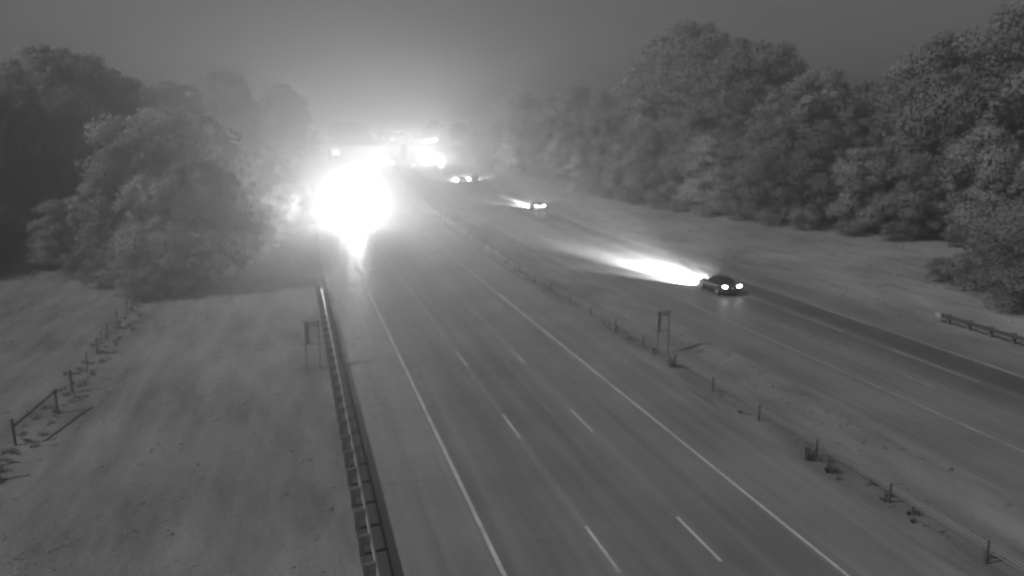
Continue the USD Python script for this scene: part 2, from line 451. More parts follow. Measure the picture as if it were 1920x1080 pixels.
def ring_z(z, hw, y0, y1, e=4.0, n=28):
    x, y = sq(hw, (y1 - y0) / 2, n, e)
    return np.stack([x, y + (y0 + y1) / 2, np.full(n, z)], 1)

SEDAN = dict(body=[(-2.36, .62, .46, .80), (-2.30, .80, .34, .96), (-2.0, .90, .24, 1.04), (-1.2, .92, .20, 1.0), (0, .92, .19, .97), (.9, .915, .19, .95), (1.35, .91, .20, .92), (1.9, .89, .24, .82), (2.2, .83, .28, .74), (2.34, .66, .36, .64)],
             cabin=[(.90, .85, -1.95, 1.30), (1.08, .81, -1.72, .98), (1.24, .76, -1.48, .62), (1.36, .70, -1.22, .34), (1.43, .63, -1.0, .12)],
             roof=[(1.405, .675, -1.14, .24), (1.44, .66, -1.05, .16), (1.468, .54, -.80, -.05), (1.475, .30, -.6, -.25)], pil=(1.38, .70, -1.2, .36, .93, .86, -1.9, 1.24))
SUV = dict(body=[(-2.32, .70, .48, 1.0), (-2.26, .86, .36, 1.12), (-1.9, .94, .28, 1.14), (-1.0, .95, .24, 1.10), (0, .95, .24, 1.08), (.9, .945, .24, 1.06), (1.35, .94, .26, 1.04), (1.9, .92, .30, .98), (2.2, .86, .34, .88), (2.34, .70, .42, .76)],
           cabin=[(1.02, .88, -2.2, 1.25), (1.25, .84, -2.12, .86), (1.45, .79, -2.0, .52), (1.60, .74, -1.86, .28), (1.67, .69, -1.75, .15)],
           roof=[(1.64, .74, -1.86, .24), (1.69, .71, -1.78, .14), (1.72, .58, -1.6, -.05), (1.73, .3, -1.3, -.3)], pil=(1.62, .75, -1.88, .3, 1.05, .9, -2.2, 1.2))

def wheel(parent, x, y, r=.33, w=.22):
    c = trimesh.creation.cylinder(r, w, sections=20)
    c.apply_transform(trimesh.transformations.rotation_matrix(math.pi / 2, [0, 1, 0]))
    c.apply_translation([x, y, r])
    p = obj('wheel', c, 'rubber', parent, smooth=40)
    h = trimesh.creation.cylinder(r * .64, w + .02, sections=16)
    h.apply_transform(trimesh.transformations.rotation_matrix(math.pi / 2, [0, 1, 0]))
    h.apply_translation([x, y, r])
    obj('rim', h, 'rim_metal', p, smooth=40)

def lens(cx, cy, cz, hx, hz, depth=.05, tilt=0.0):
    r = [np.stack([a, np.full(16, y), b], 1) for y, k in ((-depth / 2, .86), (0, 1), (depth / 2, .86)) for a, b in [sq(hx * k, hz * k, 16, 3)]]
    m = loft(r)
    m.apply_transform(trimesh.transformations.rotation_matrix(tilt, [0, 1, 0]))
    m.apply_translation([cx, cy, cz])
    return m

def car(kind, label, u, Y, rev, paint, tail=True, lit=True, power=0.0, cone=30, aim=(0, 22, -.2), lamps=2, group=None, soft=.5, far=0, beam=9, drop=.42, headglow=True, at=None, turn=None):
    S = SEDAN if kind == 'sedan' else SUV
    c = road(u, Y, ZR) if at is None else np.array(at, float)
    hd = math.degrees(head(Y)) if turn is None else turn
    t = thing('car', label, 'car', c, -hd + (180 if rev else 0), group)
    b = obj('body', loft([ring_y(*r) for r in S['body']]), paint, t, smooth=35)
    cz = S['body'][4][3]
    obj('window_band', loft([ring_z(z, h, a, d) for z, h, a, d in S['cabin']]), 'car_glass', t, smooth=35)
    rf = obj('roof', loft([ring_z(z, h, a, d) for z, h, a, d in S['roof']]), paint, t, smooth=40)
    z1, h1, ya, yd, z0, h0, yA, yD = S['pil']
    for s in (-1, 1):
        for p, q, w in (((s * h0, yD, z0), (s * h1, yd, z1), .055), ((s * h0, yA, z0), (s * h1, ya, z1), .075), ((s * (h0 + .012), (yA + yD) / 2, z0), (s * (h1 + .012), (ya + yd) / 2, z1), .045)):
            obj('pillar', tube([p, q], w, 6), paint, rf)
        obj('mirror', [lens(s * (h0 + .17), yD - .35, z0 + .1, .10, .07, .1)], paint, t, smooth=40)
        obj('door_handle', [box(s * .925, -.15, cz - .14, .02, .2, .03)], 'trim_black', b)
        wheel(t, s * .82, 1.42)
        wheel(t, s * .82, -1.38)
        zt = S['body'][2][3] - .17
        obj('taillight', lens(s * .69, -2.335, zt, .25, .12, .10, -s * .15), 'tail_glow' if tail else 'trim_black', t, smooth=40)
        zh = S['body'][8][3] - .1
        obj('headlight', lens(s * .66, 2.275, zh, .17, .075, .09), 'head_glow' if headglow else 'plate', t, smooth=40)
    obj('rear_bumper', loft([ring_y(-2.40, .62, .36, .56), ring_y(-2.36, .82, .30, .62), ring_y(-2.2, .90, .30, .62)]), 'trim_black', t, smooth=40)
    obj('front_bumper', loft([ring_y(2.2, .88, .26, .5), ring_y(2.36, .78, .26, .5), ring_y(2.41, .6, .3, .46)]), 'trim_black', t, smooth=40)
    obj('license_plate', [box(0, -2.405, .74, .31, .02, .155)], 'plate', t)
    if lit and power:
        zh = S['body'][8][3] - .1
        xs = (-.62, .62) if lamps == 2 else (0.0,)
        for i, x in enumerate(xs):
            if far:                # the long beam thrown ahead
                lamp(f'{t}/main_beam_light_{i:03d}', (x, 2.62, zh), (x + aim[0] * .6, 24.62, zh - drop), power * far, beam, .9, .08)
            lamp(f'{t}/headlamp_light_{i:03d}', (x, 2.62, zh), (x + aim[0], 2.62 + aim[1], zh + aim[2]), power, cone, soft, .08)
    return t

# right carriageway, driving away
car('sedan', 'dark sedan with both tail lights lit on the right carriageway, nearest to the camera', 36.3, 63.7, False, 'paint_dark', power=14000, cone=40, far=18, beam=17, aim=(-.6, 22, -.6), headglow=False)
car('sedan', 'second sedan ahead on the right carriageway, pale with bright tail lights', 39.9, 136.3, False, 'paint_mid', power=36000, cone=34, lamps=1, far=22, beam=5, drop=1.9, aim=(-.4, 22, -.5), headglow=False)
car('suv', 'third car on the right carriageway, at the right end of a small patch of light', 39.3, 208, False, 'paint_dark', tail=False, power=60000, cone=34, lamps=1, far=60, beam=4, drop=2.0, aim=(-.3, 22, -.5), headglow=False)
car('sedan', 'added fourth car on the right carriageway, throwing the patch of light left of the third', 35.9, 206, False, 'paint_dark', tail=False, power=60000, cone=34, lamps=1, far=60, beam=4, drop=2.0, aim=(-.5, 22, -.9), headglow=False)  # added car; its headlamp widens the far patch of light
# left carriageway, coming with headlights on
car('suv', 'leading oncoming car with glaring headlights in the outer lane', 8.0, 128, True, 'paint_dark', tail=False, power=3600, cone=75, aim=(7, 22, .3), soft=.6)
car('sedan', 'second oncoming car in the outer lane behind the glaring headlights', 7.6, 148, True, 'paint_mid', tail=False, power=10500, lamps=1, cone=80, aim=(3, 22, .3), soft=.6)
car('sedan', 'oncoming car in the middle lane beside the glaring headlights', 11.2, 158, True, 'paint_dark', tail=False, power=1200, lamps=1, cone=80, aim=(0, 22, .3), soft=.6)
car('suv', 'fourth oncoming car at the back of the glare', 8.2, 184, True, 'paint_mid', tail=False, power=2400, lamps=1, cone=80, aim=(0, 22, .3), soft=.6)

# ------------------------------------------------------------------ overpass
YB = 352
ob = road(25, YB)
SK = math.degrees(head(YB)) - 12
t = thing('overpass', 'overpass crossing the highway in the distance on a median pier', 'bridge', (ob[0], ob[1], 0), -SK)
LBR = 70
obj('deck', [box(8, 0, 7.55, 2 * LBR, 11, .45)], 'concrete', t)
for y in (-4.4, -1.5, 1.5, 4.4):
    obj('girder', [box(8, y, 6.75, 2 * LBR - .4, .5, 1.15)], 'concrete', t)
for y in (-5.3, 5.3):
    obj('parapet', [box(8, y, 7.97, 2 * LBR, .3, .38)], 'concrete', t)
    obj('railing', [tube([(8 - LBR, y, 8.62), (8 + LBR, y, 8.62)], .035, 6)] + [box(8 - LBR + 2 + 4 * q, y, 8.38, .06, .06, .48) for q in range(35)], 'galvanised_dull', t)
for x in (0,):
    pr = obj('pier_cap', [box(x, 0, 5.75, 1.4, 10.4, .84)], 'concrete', t)
    for y in (-3.8, 0, 3.8):
        obj('column', [tube([(x, y, -.2), (x, y, 5.33)], .5, 12)], 'concrete', pr, smooth=40)
for x in (-34, 42):
    obj('abutment', [box(x, 0, 3.0, 2.0, 11.4, 6.35)], 'concrete', t)
def bank(x0, x1):
    s = 1 if x1 > x0 else -1
    prof = [(x0, -.3), (x0 + s * 2, 6.2), (x1, 6.9), (x1, -.3)]
    return loft([[(x, y * (1 + (.9 if z < 0 else 0)), z) for x, z in prof] for y in (-8, 8)])

# far traffic just short of and under the overpass
for kd, lab, u, y, pw in (('sedan', 'far car with bright tail lights just short of the overpass', 39.3, 322, 5200), ('suv', 'far car under the overpass in the middle right lane', 36.2, 346, 4200),
                          ('sedan', 'far car under the overpass in the inner right lane', 33.0, 336, 4600), ('suv', 'far car beyond the overpass in the inner right lane', 33.0, 376, 2000)):
    cr = car(kd, lab, u, y, False, 'paint_mid', power=30000, cone=9, lamps=1, aim=(0, 22, -1.6), headglow=False)
    lamp(cr + '/brake_light', (0, -2.7, .95), (0, -24, 1.6), pw, 70, .6, .1)
car('suv', 'far oncoming car with headlights left of the median pier', 15.2, 346, True, 'paint_dark', tail=False, power=3600, cone=70, lamps=1, aim=(0, 22, .3))
car('sedan', 'far oncoming car with headlights beyond the overpass in the middle lane', 11.7, 372, True, 'paint_dark', tail=False, power=3000, cone=70, lamps=1, aim=(0, 22, .3))
car('sedan', 'far oncoming car with headlights beside the foot of the median pier', 15.4, 392, True, 'paint_dark', tail=False, power=2600, cone=70, lamps=1, aim=(0, 22, .3))
# on the overpass
a = math.radians(SK)
ex, ey = np.array([math.cos(a), -math.sin(a), 0]), np.array([math.sin(a), math.cos(a), 0])
def onb(x, y):
    return np.array([ob[0], ob[1], 7.78]) + ex * x + ey * y
for x, y, lab, kd, pw in ((-6.5, -2.0, 'leftmost car with headlights on the overpass', 'suv', 1900), (1.8, -2.0, 'brightest car on the overpass above the median pier', 'suv', 3200), (9.0, -2.0, 'car with headlights in the middle of the overpass', 'sedan', 2300), (13.2, 2.0, 'rightmost car with headlights on the overpass', 'sedan', 1600)):
    car(kd, lab, 0, 0, False, 'paint_mid', tail=False, power=pw, cone=65, lamps=1, aim=(0, 22, 3), at=onb(x, y), turn=SK + 90 + 62)
# lorry
t = thing('lorry', 'lorry with a row of marker lights on the overpass', 'lorry', onb(-1.5, 2.8), -(SK + 90))
obj('trailer', [box(0, -3.2, 2.55, 2.5, 11.0, 2.8)], 'trailer_skin', t)
obj('cab', loft([ring_z(.6, 1.2, 2.7, 5.4), ring_z(1.7, 1.2, 2.7, 5.4), ring_z(2.6, 1.15, 2.7, 4.9), ring_z(3.2, 1.05, 2.7, 4.4)]), 'paint_pale', t, smooth=35)
obj('windscreen', [box(0, 5.16, 2.15, 2.0, .1, .8)], 'car_glass', t)
obj('chassis', [box(0, -2.4, .95, 1.2, 12.0, .3)], 'trim_black', t)
for s in (-1, 1):
    for y in (4.3, 1.6, .4, -7.2, -8.4):
        wheel(t, s * 1.05, y, .5, .3)
    obj('headlight', lens(s * .9, 5.45, 1.0, .2, .12, .1), 'head_glow', t)
    for i in range(9):
        obj('marker_light', [box(s * 1.28, -8.2 + i * 1.25, 1.25, .06, .22, .12)], 'marker_glow', t)
    for i in range(4):
        obj('marker_light', [box(s * 1.28, -1.8 + i * .9, 3.88, .06, .34, .14)], 'marker_glow', t)

# ------------------------------------------------------------------ trees
def leaves(rng, lobes, per, size):
    """leaf clumps over the shells of lobes; normals lean outwards so that a lobe shades as a clump"""
    V, N = [], []
    for (c, r) in lobes:
        n = max(8, int(per * (r[0] * r[1] * r[2]) ** (2 / 3)))
        d = rng.normal(size=(n, 3))
        d /= np.linalg.norm(d, axis=1, keepdims=True)
        d[:, 2] = np.where(d[:, 2] < -.35, -d[:, 2], d[:, 2])
        rad = rng.uniform(.70, 1.06, (n, 1)) + .13 * rng.normal(size=(n, 1))
        p = c + d * r * rad
        nn = d + .45 * rng.normal(size=(n, 3))
        nn /= np.linalg.norm(nn, axis=1, keepdims=True)
        nn *= np.sign((nn * d).sum(1, keepdims=True) + 1e-9)     # leaf faces look outwards
        a = np.cross(nn, rng.normal(size=(n, 3)))
        a /= np.linalg.norm(a, axis=1, keepdims=True)
        b = np.cross(nn, a)
        s = size * rng.uniform(.6, 1.35, (n, 1))
        q = np.stack([p - a * s * .5 - b * s * .30, p + a * s * .5 - b * s * .34, p + a * s * .34 + b * s * .42, p - a * s * .28 + b * s * .46], 1)
        V.append(q.reshape(-1, 3))
        sn = .85 * d + .15 * nn
        N.append(np.repeat(sn / np.linalg.norm(sn, axis=1, keepdims=True), 4, axis=0))
    V, N = np.vstack(V), np.vstack(N)
    F = np.arange(len(V)).reshape(-1, 4)
    return V, np.vstack([F[:, [0, 1, 2]], F[:, [0, 2, 3]]]), N

def leaf_mesh(path, V, F, N, mat):
    m = UsdGeom.Mesh.Define(stage, path)
    m.CreatePointsAttr(Vt.Vec3fArray.FromNumpy(V.astype(np.float32)))
    m.CreateFaceVertexCountsAttr(Vt.IntArray.FromNumpy(np.full(len(F), 3, np.int32)))
    m.CreateFaceVertexIndicesAttr(Vt.IntArray.FromNumpy(F.astype(np.int32).ravel()))
    m.CreateSubdivisionSchemeAttr('none')
    m.CreateNormalsAttr(Vt.Vec3fArray.FromNumpy(N.astype(np.float32)))
    m.SetNormalsInterpolation('vertex')
    UsdShade.MaterialBindingAPI.Apply(m.GetPrim()).Bind(M(mat))

PROTO = {}
def tree_proto(key, seed, h, spread, low, n_lobes, per, size, mat, shape):
    """a tree h metres tall; shape(t) = crown radius share at height share t; low = where the crown starts"""
    rng = np.random.default_rng(seed)
    p = f'{W}/_class_{key}'
    stage.CreateClassPrim(p)
    lobes, limbs = [], []
    lean = rng.normal(size=2) * .03 * h
    for i in range(n_lobes):
        tt = (i + rng.uniform(0, 1)) / n_lobes
        z = h * (low + (1 - low) * tt)
        ang = i * 2.4 + rng.uniform(-.6, .6)
        rr = spread * shape(tt)
        lr = spread * (.22 + .34 * rng.random() ** 1.5) * (.55 + .6 * shape(tt)) * (.85 if tt > .9 else 1)
        ro = max(0, rr - lr * .55) * rng.uniform(.5, 1.25)
        c = np.array([math.cos(ang) * ro + lean[0] * tt, math.sin(ang) * ro + lean[1] * tt, min(z, h - lr * .7)])
        lobes.append((c, np.array([lr * rng.uniform(.85, 1.2), lr * rng.uniform(.85, 1.2), lr * rng.uniform(.65, .95)])))
        if i % 3 == 0:
            z0 = max(.15 * h, c[2] - ro * .8 - .08 * h)
            limbs.append(tube([(lean[0] * tt * .6, lean[1] * tt * .6, z0), (c[0] * .5, c[1] * .5, (z0 + c[2]) / 2 + .02 * h), c], [.010 * h, .007 * h, .003 * h], 5))
    for _ in range(n_lobes // 2):              # thin sprays standing out of the crown
        tt = rng.uniform(.2, .86)
        ang = rng.uniform(0, 6.283)
        rr = spread * shape(tt) * rng.uniform(.9, 1.15)
        lr = spread * rng.uniform(.07, .15)
        lobes.append((np.array([math.cos(ang) * rr, math.sin(ang) * rr, min(h * (low + (1 - low) * tt) + spread * .06, h)]), np.array([lr, lr, lr * rng.uniform(.8, 1.7)])))
    r0 = .020 * h + .06
    trunk = tube([(0, 0, -.5), (0, 0, .02 * h), (lean[0] * .3, lean[1] * .3, .35 * h), (lean[0] * .7, lean[1] * .7, .7 * h), (lean[0] * .9, lean[1] * .9, .9 * h)], [r0 * 1.5, r0 * 1.1, r0 * .8, r0 * .4, r0 * .12], 8)
    usdkit.mesh(stage, p + '/trunk', trimesh.util.concatenate([trunk] + limbs), M('bark'))
    V, F, N = leaves(rng, lobes, per, size)
    leaf_mesh(p + '/crown', V, F, N, mat)
    PROTO.setdefault(key.split('_')[0], []).append((p, h))

full = lambda t: math.sqrt(max(0, 1 - (1.9 * t - .85) ** 2 * .86)) if t < .45 else math.sqrt(max(.03, 1 - ((t - .42) / .62) ** 2))
tall = lambda t: (.62 + .5 * t) if t < .55 else math.sqrt(max(.04, 1 - ((t - .5) / .56) ** 2))
pyr = lambda t: max(.12, 1.05 - .9 * t)
for i, s in enumerate((11, 12, 13, 14)):
    tree_proto(f'b_{i}', s, 13, 4.3, .06, 34, 230, .21, 'leaves_pale' if i % 2 else 'leaves', full)
for i, s in enumerate((21, 22, 23, 24)):
    tree_proto(f't_{i}', s, 20, 5.2, .12, 40, 175, .25, 'leaves' if i != 2 else 'leaves_pale', (tall, full, full, tall)[i])
for i, s in enumerate((31, 32, 33)):
    tree_proto(f'h_{i}', s, 26, 6.6, .16, 50, 140, .29, 'leaves', tall)
for i, s in enumerate((41, 42, 43)):
    tree_proto(f's_{i}', s, 4, 2.5, .08, 18, 330, .13, 'leaves', full)
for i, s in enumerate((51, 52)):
    tree_proto(f'p_{i}', s, 3.5, 2.6, .05, 18, 330, .13, 'headlit_leaves', full)

GROUPS = {
    'RF': ('leafy tree in the front row of the woods right of the highway', 'front-row trees of the right woods'),
    'RM': ('mid-height tree behind the front row of the woods right of the highway', 'middle trees of the right woods'),
    'RB': ('tall rear tree on the skyline of the woods right of the highway', 'rear trees of the right woods'),
    'FR': ('far tree right of the road beyond the overpass', 'far trees right beyond the overpass'),
    'FL': ('far tree left of the road beyond the overpass', 'far trees left beyond the overpass'),
    'FB': ('distant tree on the horizon beyond the overpass', 'trees on the horizon'),
    'LB': ('dark tree of the woods behind the roadside clump on the left', 'rear trees of the left woods'),
    'LC': ('leafy tree in the roadside clump on the left lit by the headlights', 'trees of the left roadside clump'),
    'LU': ('low dark tree under the big trees at the far left', 'low trees of the left woods'),
    'LE': ('bush along the left tree edge, headlight glow put into its leaf colour', 'bushes along the left tree edge'),
    'LS': ('low bush at the foot of the left roadside clump', 'bushes under the left clump'),
    'RS': ('bush on the grass behind the short right guardrail', 'bushes at the right edge'),
    'RE': ('low bush along the edge of the right woods', 'bushes along the right woods'),
}
HERO = {
    'RH': ['tallest tree of the right woods, its crown towering above its neighbours', 'dark-topped tree just right of the tallest one in the right woods', 'tree on the left shoulder of the tallest one in the right woods',
           'tree filling the gap right below the tallest crown in the right woods', 'tall tree left of the last one on the far right skyline', 'highest tree at the right edge of the picture',
           'small-crowned tree standing up in the hazy far part of the right woods', 'farthest rounded tree of the right woods next to the glare', 'slim tree between the hazy far trees and the tall right woods', 'round-topped tree in the low skyline gap of the right woods'],
    'LH': ['biggest tree on the left, broad dome against the sky', 'right half of the big dome on the left, a broad dark tree', 'small round-topped tree right of the big left dome', 'round tree top standing alone above the left clump', 'hazy narrow tree poking up left of the glare', 'hazy low tree nearest the glare on the left skyline'],
}
ORD = 'first second third fourth fifth sixth seventh eighth ninth tenth eleventh twelfth thirteenth fourteenth fifteenth sixteenth seventeenth eighteenth nineteenth twentieth twenty-first twenty-second twenty-third twenty-fourth twenty-fifth twenty-sixth twenty-seventh twenty-eighth twenty-ninth thirtieth'.split()
# front plants that can be told apart by their place along a stretch: (group, to what bearing, words)
STRETCH = {
    'RF': [(-.16, 'hazy front-row tree of the right woods beside the far cars, {} from left'), (.02, 'front-row woods tree behind the second pale sedan, {} from the left'),
           (.25, 'front-row woods tree behind the nearest dark sedan, {} from the left'), (9, 'front-row tree at the dark right end of the woods, {} from left')],
    'RS': [(9, 'bush behind the short right guardrail, {} from the left of that thicket')],
    'LS': [(9, 'low bush at the foot of the left roadside clump, {} from the left')],
    'LE': [(9, 'bush on the left tree edge, headlight glow in its leaf colour, {} from the left')],
    'RE': [(.1, 'low bush edging the right woods on the far stretch, {} from left'), (9, 'low bush edging the right woods on the near stretch, {} from left')],
}
rng = random.Random(77)
NAMES = {'b': 'roadside_tree', 't': 'woodland_tree', 'h': 'tall_tree', 's': 'bush', 'p': 'bush'}
hero_n = {'RH': 0, 'LH': 0}
TREES = [(101.9,48.0,15.0,'b','RF'),(97.0,55.4,11.1,'b','RF'),(93.0,61.8,15.5,'b','RF'),(88.9,67.5,13.7,'b','RF'),(84.4,74.2,12.4,'b','RF'),(81.7,81.5,14.1,'b','RF'),(77.9,87.3,11.0,'b','RF'),(74.4,94.5,11.3,'b','RF'),
    (72.1,101.8,13.7,'b','RF'),(69.9,108.6,14.5,'b','RF'),(70.3,116.1,12.8,'b','RF'),(67.3,121.9,12.5,'b','RF'),(66.1,128.6,12.7,'b','RF'),(67.4,134.7,12.6,'b','RF'),(66.4,141.2,13.9,'b','RF'),(66.0,146.7,11.1,'b','RF'),
    (64.3,153.8,11.0,'b','RF'),(64.0,159.4,12.0,'b','RF'),(66.2,166.4,12.7,'b','RF'),(65.6,175.7,11.5,'b','RF'),(66.9,186.2,11.2,'b','RF'),(65.9,197.3,12.8,'b','RF'),(67.3,208.3,13.7,'b','RF'),(67.8,217.5,11.4,'b','RF'),
    (69.1,226.2,11.8,'b','RF'),(70.2,234.6,13.0,'b','RF'),(69.6,243.6,13.3,'b','RF'),(68.7,253.1,11.2,'b','RF'),(71.1,262.8,13.2,'b','RF'),(71.1,273.9,11.5,'b','RF'),(70.5,283.5,12.5,'b','RF'),(73.3,293.1,15.9,'b','RF'),
    (72.8,302.7,13.4,'b','RF'),(73.3,311.8,12.9,'b','RF'),(75.6,323.0,13.5,'b','RF'),(115.8,40.0,21.3,'t','RM'),(108.9,49.6,22.9,'t','RM'),(101.8,59.1,25.8,'t','RM'),(96.5,68.5,24.3,'t','RM'),(90.4,77.9,24.1,'t','RM'),
    (85.4,87.4,21.3,'t','RM'),(81.9,97.3,17.7,'t','RM'),(78.9,105.3,16.9,'t','RM'),(76.7,114.7,19.2,'t','RM'),(76.0,124.0,21.1,'t','RM'),(74.8,133.3,25.6,'t','RM'),(74.1,142.0,28.6,'t','RM'),(73.6,151.3,27.6,'t','RM'),
    (72.2,160.4,20.4,'t','RM'),(74.1,174.9,18.0,'t','RM'),(74.2,189.0,19.5,'t','RM'),(75.3,201.5,18.7,'t','RM'),(75.2,215.5,20.4,'t','RM'),(76.5,229.8,20.6,'t','RM'),(75.6,241.9,18.3,'t','RM'),(76.3,255.8,19.7,'t','RM'),
    (76.4,269.7,20.4,'t','RM'),(77.2,282.4,19.9,'t','RM'),(78.5,295.3,20.2,'t','RM'),(80.3,307.5,21.2,'t','RM'),(81.8,321.3,20.6,'t','RM'),(81.5,336.0,21.0,'t','RM'),(132.8,34.0,25.0,'t','RB'),(119.1,45.5,26.1,'t','RB'),
    (110.4,56.3,28.6,'t','RB'),(106.1,66.4,30.9,'t','RB'),(99.8,77.8,30.1,'t','RB'),(92.8,88.7,26.9,'t','RB'),(89.9,99.5,25.3,'t','RB'),(86.8,111.4,20.6,'t','RB'),(82.3,123.1,20.6,'t','RB'),(83.4,133.8,25.0,'t','RB'),
    (83.4,144.7,28.1,'t','RB'),(79.8,155.0,31.9,'t','RB'),(80.9,166.9,31.3,'t','RB'),(82.7,184.5,26.6,'t','RB'),(83.5,202.4,20.6,'t','RB'),(86.5,217.4,22.7,'t','RB'),(85.1,232.2,22.0,'t','RB'),(85.6,248.5,23.7,'t','RB'),
    (87.9,265.5,23.0,'t','RB'),(86.6,281.4,22.9,'t','RB'),(87.7,298.4,23.2,'t','RB'),(91.8,312.6,23.7,'t','RB'),(91.1,328.8,26.8,'t','RB'),(94.1,345.0,26.7,'t','RB'),(73.9,144.0,32.6,'h','RH'),(77.8,126.5,27.1,'h','RH'),
    (71.3,149.5,28.7,'t','RH'),(73.3,131.0,28.5,'h','RH'),(84.2,92.0,25.7,'h','RH'),(88.2,83.0,28.9,'h','RH'),(72.8,206.5,23.9,'t','RH'),(75.2,277.0,25.8,'t','RH'),(70.9,177.0,22.1,'t','RH'),(76.9,108.5,22.0,'t','RH'),
    (27.0,436.1,14.3,'t','FL'),(93.2,435.6,14.9,'t','FR'),(30.7,443.3,15.4,'t','FL'),(81.6,404.4,14.8,'t','FR'),(44.0,510.0,15.2,'t','FL'),(93.8,401.7,14.7,'t','FR'),(34.7,469.1,15.5,'t','FL'),(106.1,457.8,14.5,'t','FR'),
    (32.6,447.0,13.8,'t','FL'),(100.4,435.6,13.3,'t','FR'),(40.0,500.4,14.7,'t','FL'),(99.0,434.4,16.6,'t','FR'),(23.2,417.1,15.2,'t','FL'),(92.5,459.7,13.6,'t','FR'),(189.6,560.0,17.2,'t','FB'),(101.6,562.0,14.9,'t','FB'),
    (229.3,564.0,17.2,'t','FB'),(202.8,566.0,14.1,'t','FB'),(212.8,568.0,17.9,'t','FB'),(259.7,570.0,16.8,'t','FB'),(98.3,572.0,17.4,'t','FB'),(127.3,574.0,16.6,'t','FB'),(251.9,576.0,16.8,'t','FB'),(112.9,578.0,15.2,'t','FB'),
    (246.1,580.0,14.6,'t','FB'),(193.8,582.0,15.7,'t','FB'),(117.4,584.0,16.5,'t','FB'),(97.4,586.0,14.4,'t','FB'),(154.5,588.0,14.3,'t','FB'),(99.8,590.0,16.3,'t','FB'),(-41.4,95.0,22.3,'t','LB'),(-50.4,104.0,22.6,'t','LB'),
    (-37.9,112.0,20.7,'t','LB'),(-45.3,120.0,22.9,'t','LB'),(-33.1,131.0,21.8,'t','LB'),(-40.0,140.0,22.3,'t','LB'),(-26.6,150.0,19.1,'t','LB'),(-32.6,158.0,20.0,'t','LB'),(-22.3,170.0,19.7,'t','LB'),(-27.5,182.0,19.4,'t','LB'),
    (-16.0,195.0,23.0,'t','LB'),(-20.8,210.0,18.0,'t','LB'),(-11.9,226.0,20.5,'t','LB'),(-14.7,242.0,21.0,'t','LB'),(-6.1,260.0,20.4,'t','LB'),(-7.0,280.0,20.5,'t','LB'),(-1.0,300.0,24.0,'t','LB'),(-0.2,322.0,24.6,'t','LB'),
    (6.1,345.0,19.8,'t','LB'),(-53.3,88.0,20.1,'t','LB'),(-59.3,100.0,21.1,'t','LB'),(-55.7,125.0,25.4,'t','LB'),(-29.2,118.0,23.8,'h','LH'),(-26.2,122.0,23.0,'h','LH'),(-26.1,150.0,21.4,'h','LH'),(-20.8,165.0,21.7,'h','LH'),
    (-14.2,210.0,26.3,'h','LH'),(-1.1,250.0,25.3,'h','LH'),(-22.3,92.0,7.1,'b','LC'),(-19.2,90.0,9.6,'b','LC'),(-15.7,86.0,13.0,'b','LC'),(-14.6,92.0,15.1,'b','LC'),(-10.9,76.0,10.3,'b','LC'),(-12.2,96.0,15.8,'b','LC'),
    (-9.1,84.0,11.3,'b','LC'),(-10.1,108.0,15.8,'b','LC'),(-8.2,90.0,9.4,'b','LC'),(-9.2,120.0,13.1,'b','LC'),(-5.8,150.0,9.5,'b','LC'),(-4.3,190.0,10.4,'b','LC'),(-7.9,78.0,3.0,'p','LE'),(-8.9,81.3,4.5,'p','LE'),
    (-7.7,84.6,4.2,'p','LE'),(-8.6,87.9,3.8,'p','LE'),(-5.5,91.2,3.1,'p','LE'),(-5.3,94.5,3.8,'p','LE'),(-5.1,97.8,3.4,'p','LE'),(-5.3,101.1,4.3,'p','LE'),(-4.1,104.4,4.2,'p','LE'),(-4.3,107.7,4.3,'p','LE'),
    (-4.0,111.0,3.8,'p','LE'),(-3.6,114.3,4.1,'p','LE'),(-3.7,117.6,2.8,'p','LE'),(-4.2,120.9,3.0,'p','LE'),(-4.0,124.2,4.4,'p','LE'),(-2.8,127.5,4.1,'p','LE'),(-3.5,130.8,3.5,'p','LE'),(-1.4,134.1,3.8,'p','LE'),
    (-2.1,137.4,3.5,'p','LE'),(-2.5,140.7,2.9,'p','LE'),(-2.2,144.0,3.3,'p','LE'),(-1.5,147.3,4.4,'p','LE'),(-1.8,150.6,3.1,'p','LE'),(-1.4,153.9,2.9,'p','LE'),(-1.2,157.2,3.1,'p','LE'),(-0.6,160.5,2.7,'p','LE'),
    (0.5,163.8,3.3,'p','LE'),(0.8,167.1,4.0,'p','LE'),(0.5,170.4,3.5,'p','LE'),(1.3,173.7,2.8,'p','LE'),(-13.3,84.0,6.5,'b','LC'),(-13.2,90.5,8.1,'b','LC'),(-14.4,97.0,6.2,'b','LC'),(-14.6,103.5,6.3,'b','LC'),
    (-14.3,110.0,6.9,'b','LC'),(-11.9,116.5,6.8,'b','LC'),(-13.3,123.0,7.1,'b','LC'),(-13.2,129.5,8.1,'b','LC'),(-11.8,136.0,6.1,'b','LC'),(-12.7,142.5,7.9,'b','LC'),(-10.6,149.0,7.8,'b','LC'),(-11.5,155.5,8.9,'b','LC'),
    (-12.1,162.0,5.7,'b','LC'),(-9.7,168.5,6.9,'b','LC'),(-11.1,175.0,7.4,'b','LC'),(-8.2,181.5,7.3,'b','LC'),(-12.2,73.0,3.0,'s','LS'),(-13.9,76.0,3.5,'s','LS'),(-10.0,74.0,2.2,'s','LS'),(-7.7,78.0,2.5,'s','LS'),
    (-6.4,84.0,3.0,'s','LS'),(-5.6,92.0,3.4,'s','LS'),(-4.5,101.0,3.2,'s','LS'),(-3.6,115.0,3.4,'s','LS'),(-3.0,128.0,3.3,'s','LS'),(-17.3,80.0,2.6,'s','LS'),(-20.9,86.0,2.4,'s','LS'),(-118.2,112.3,9.4,'b','LU'),
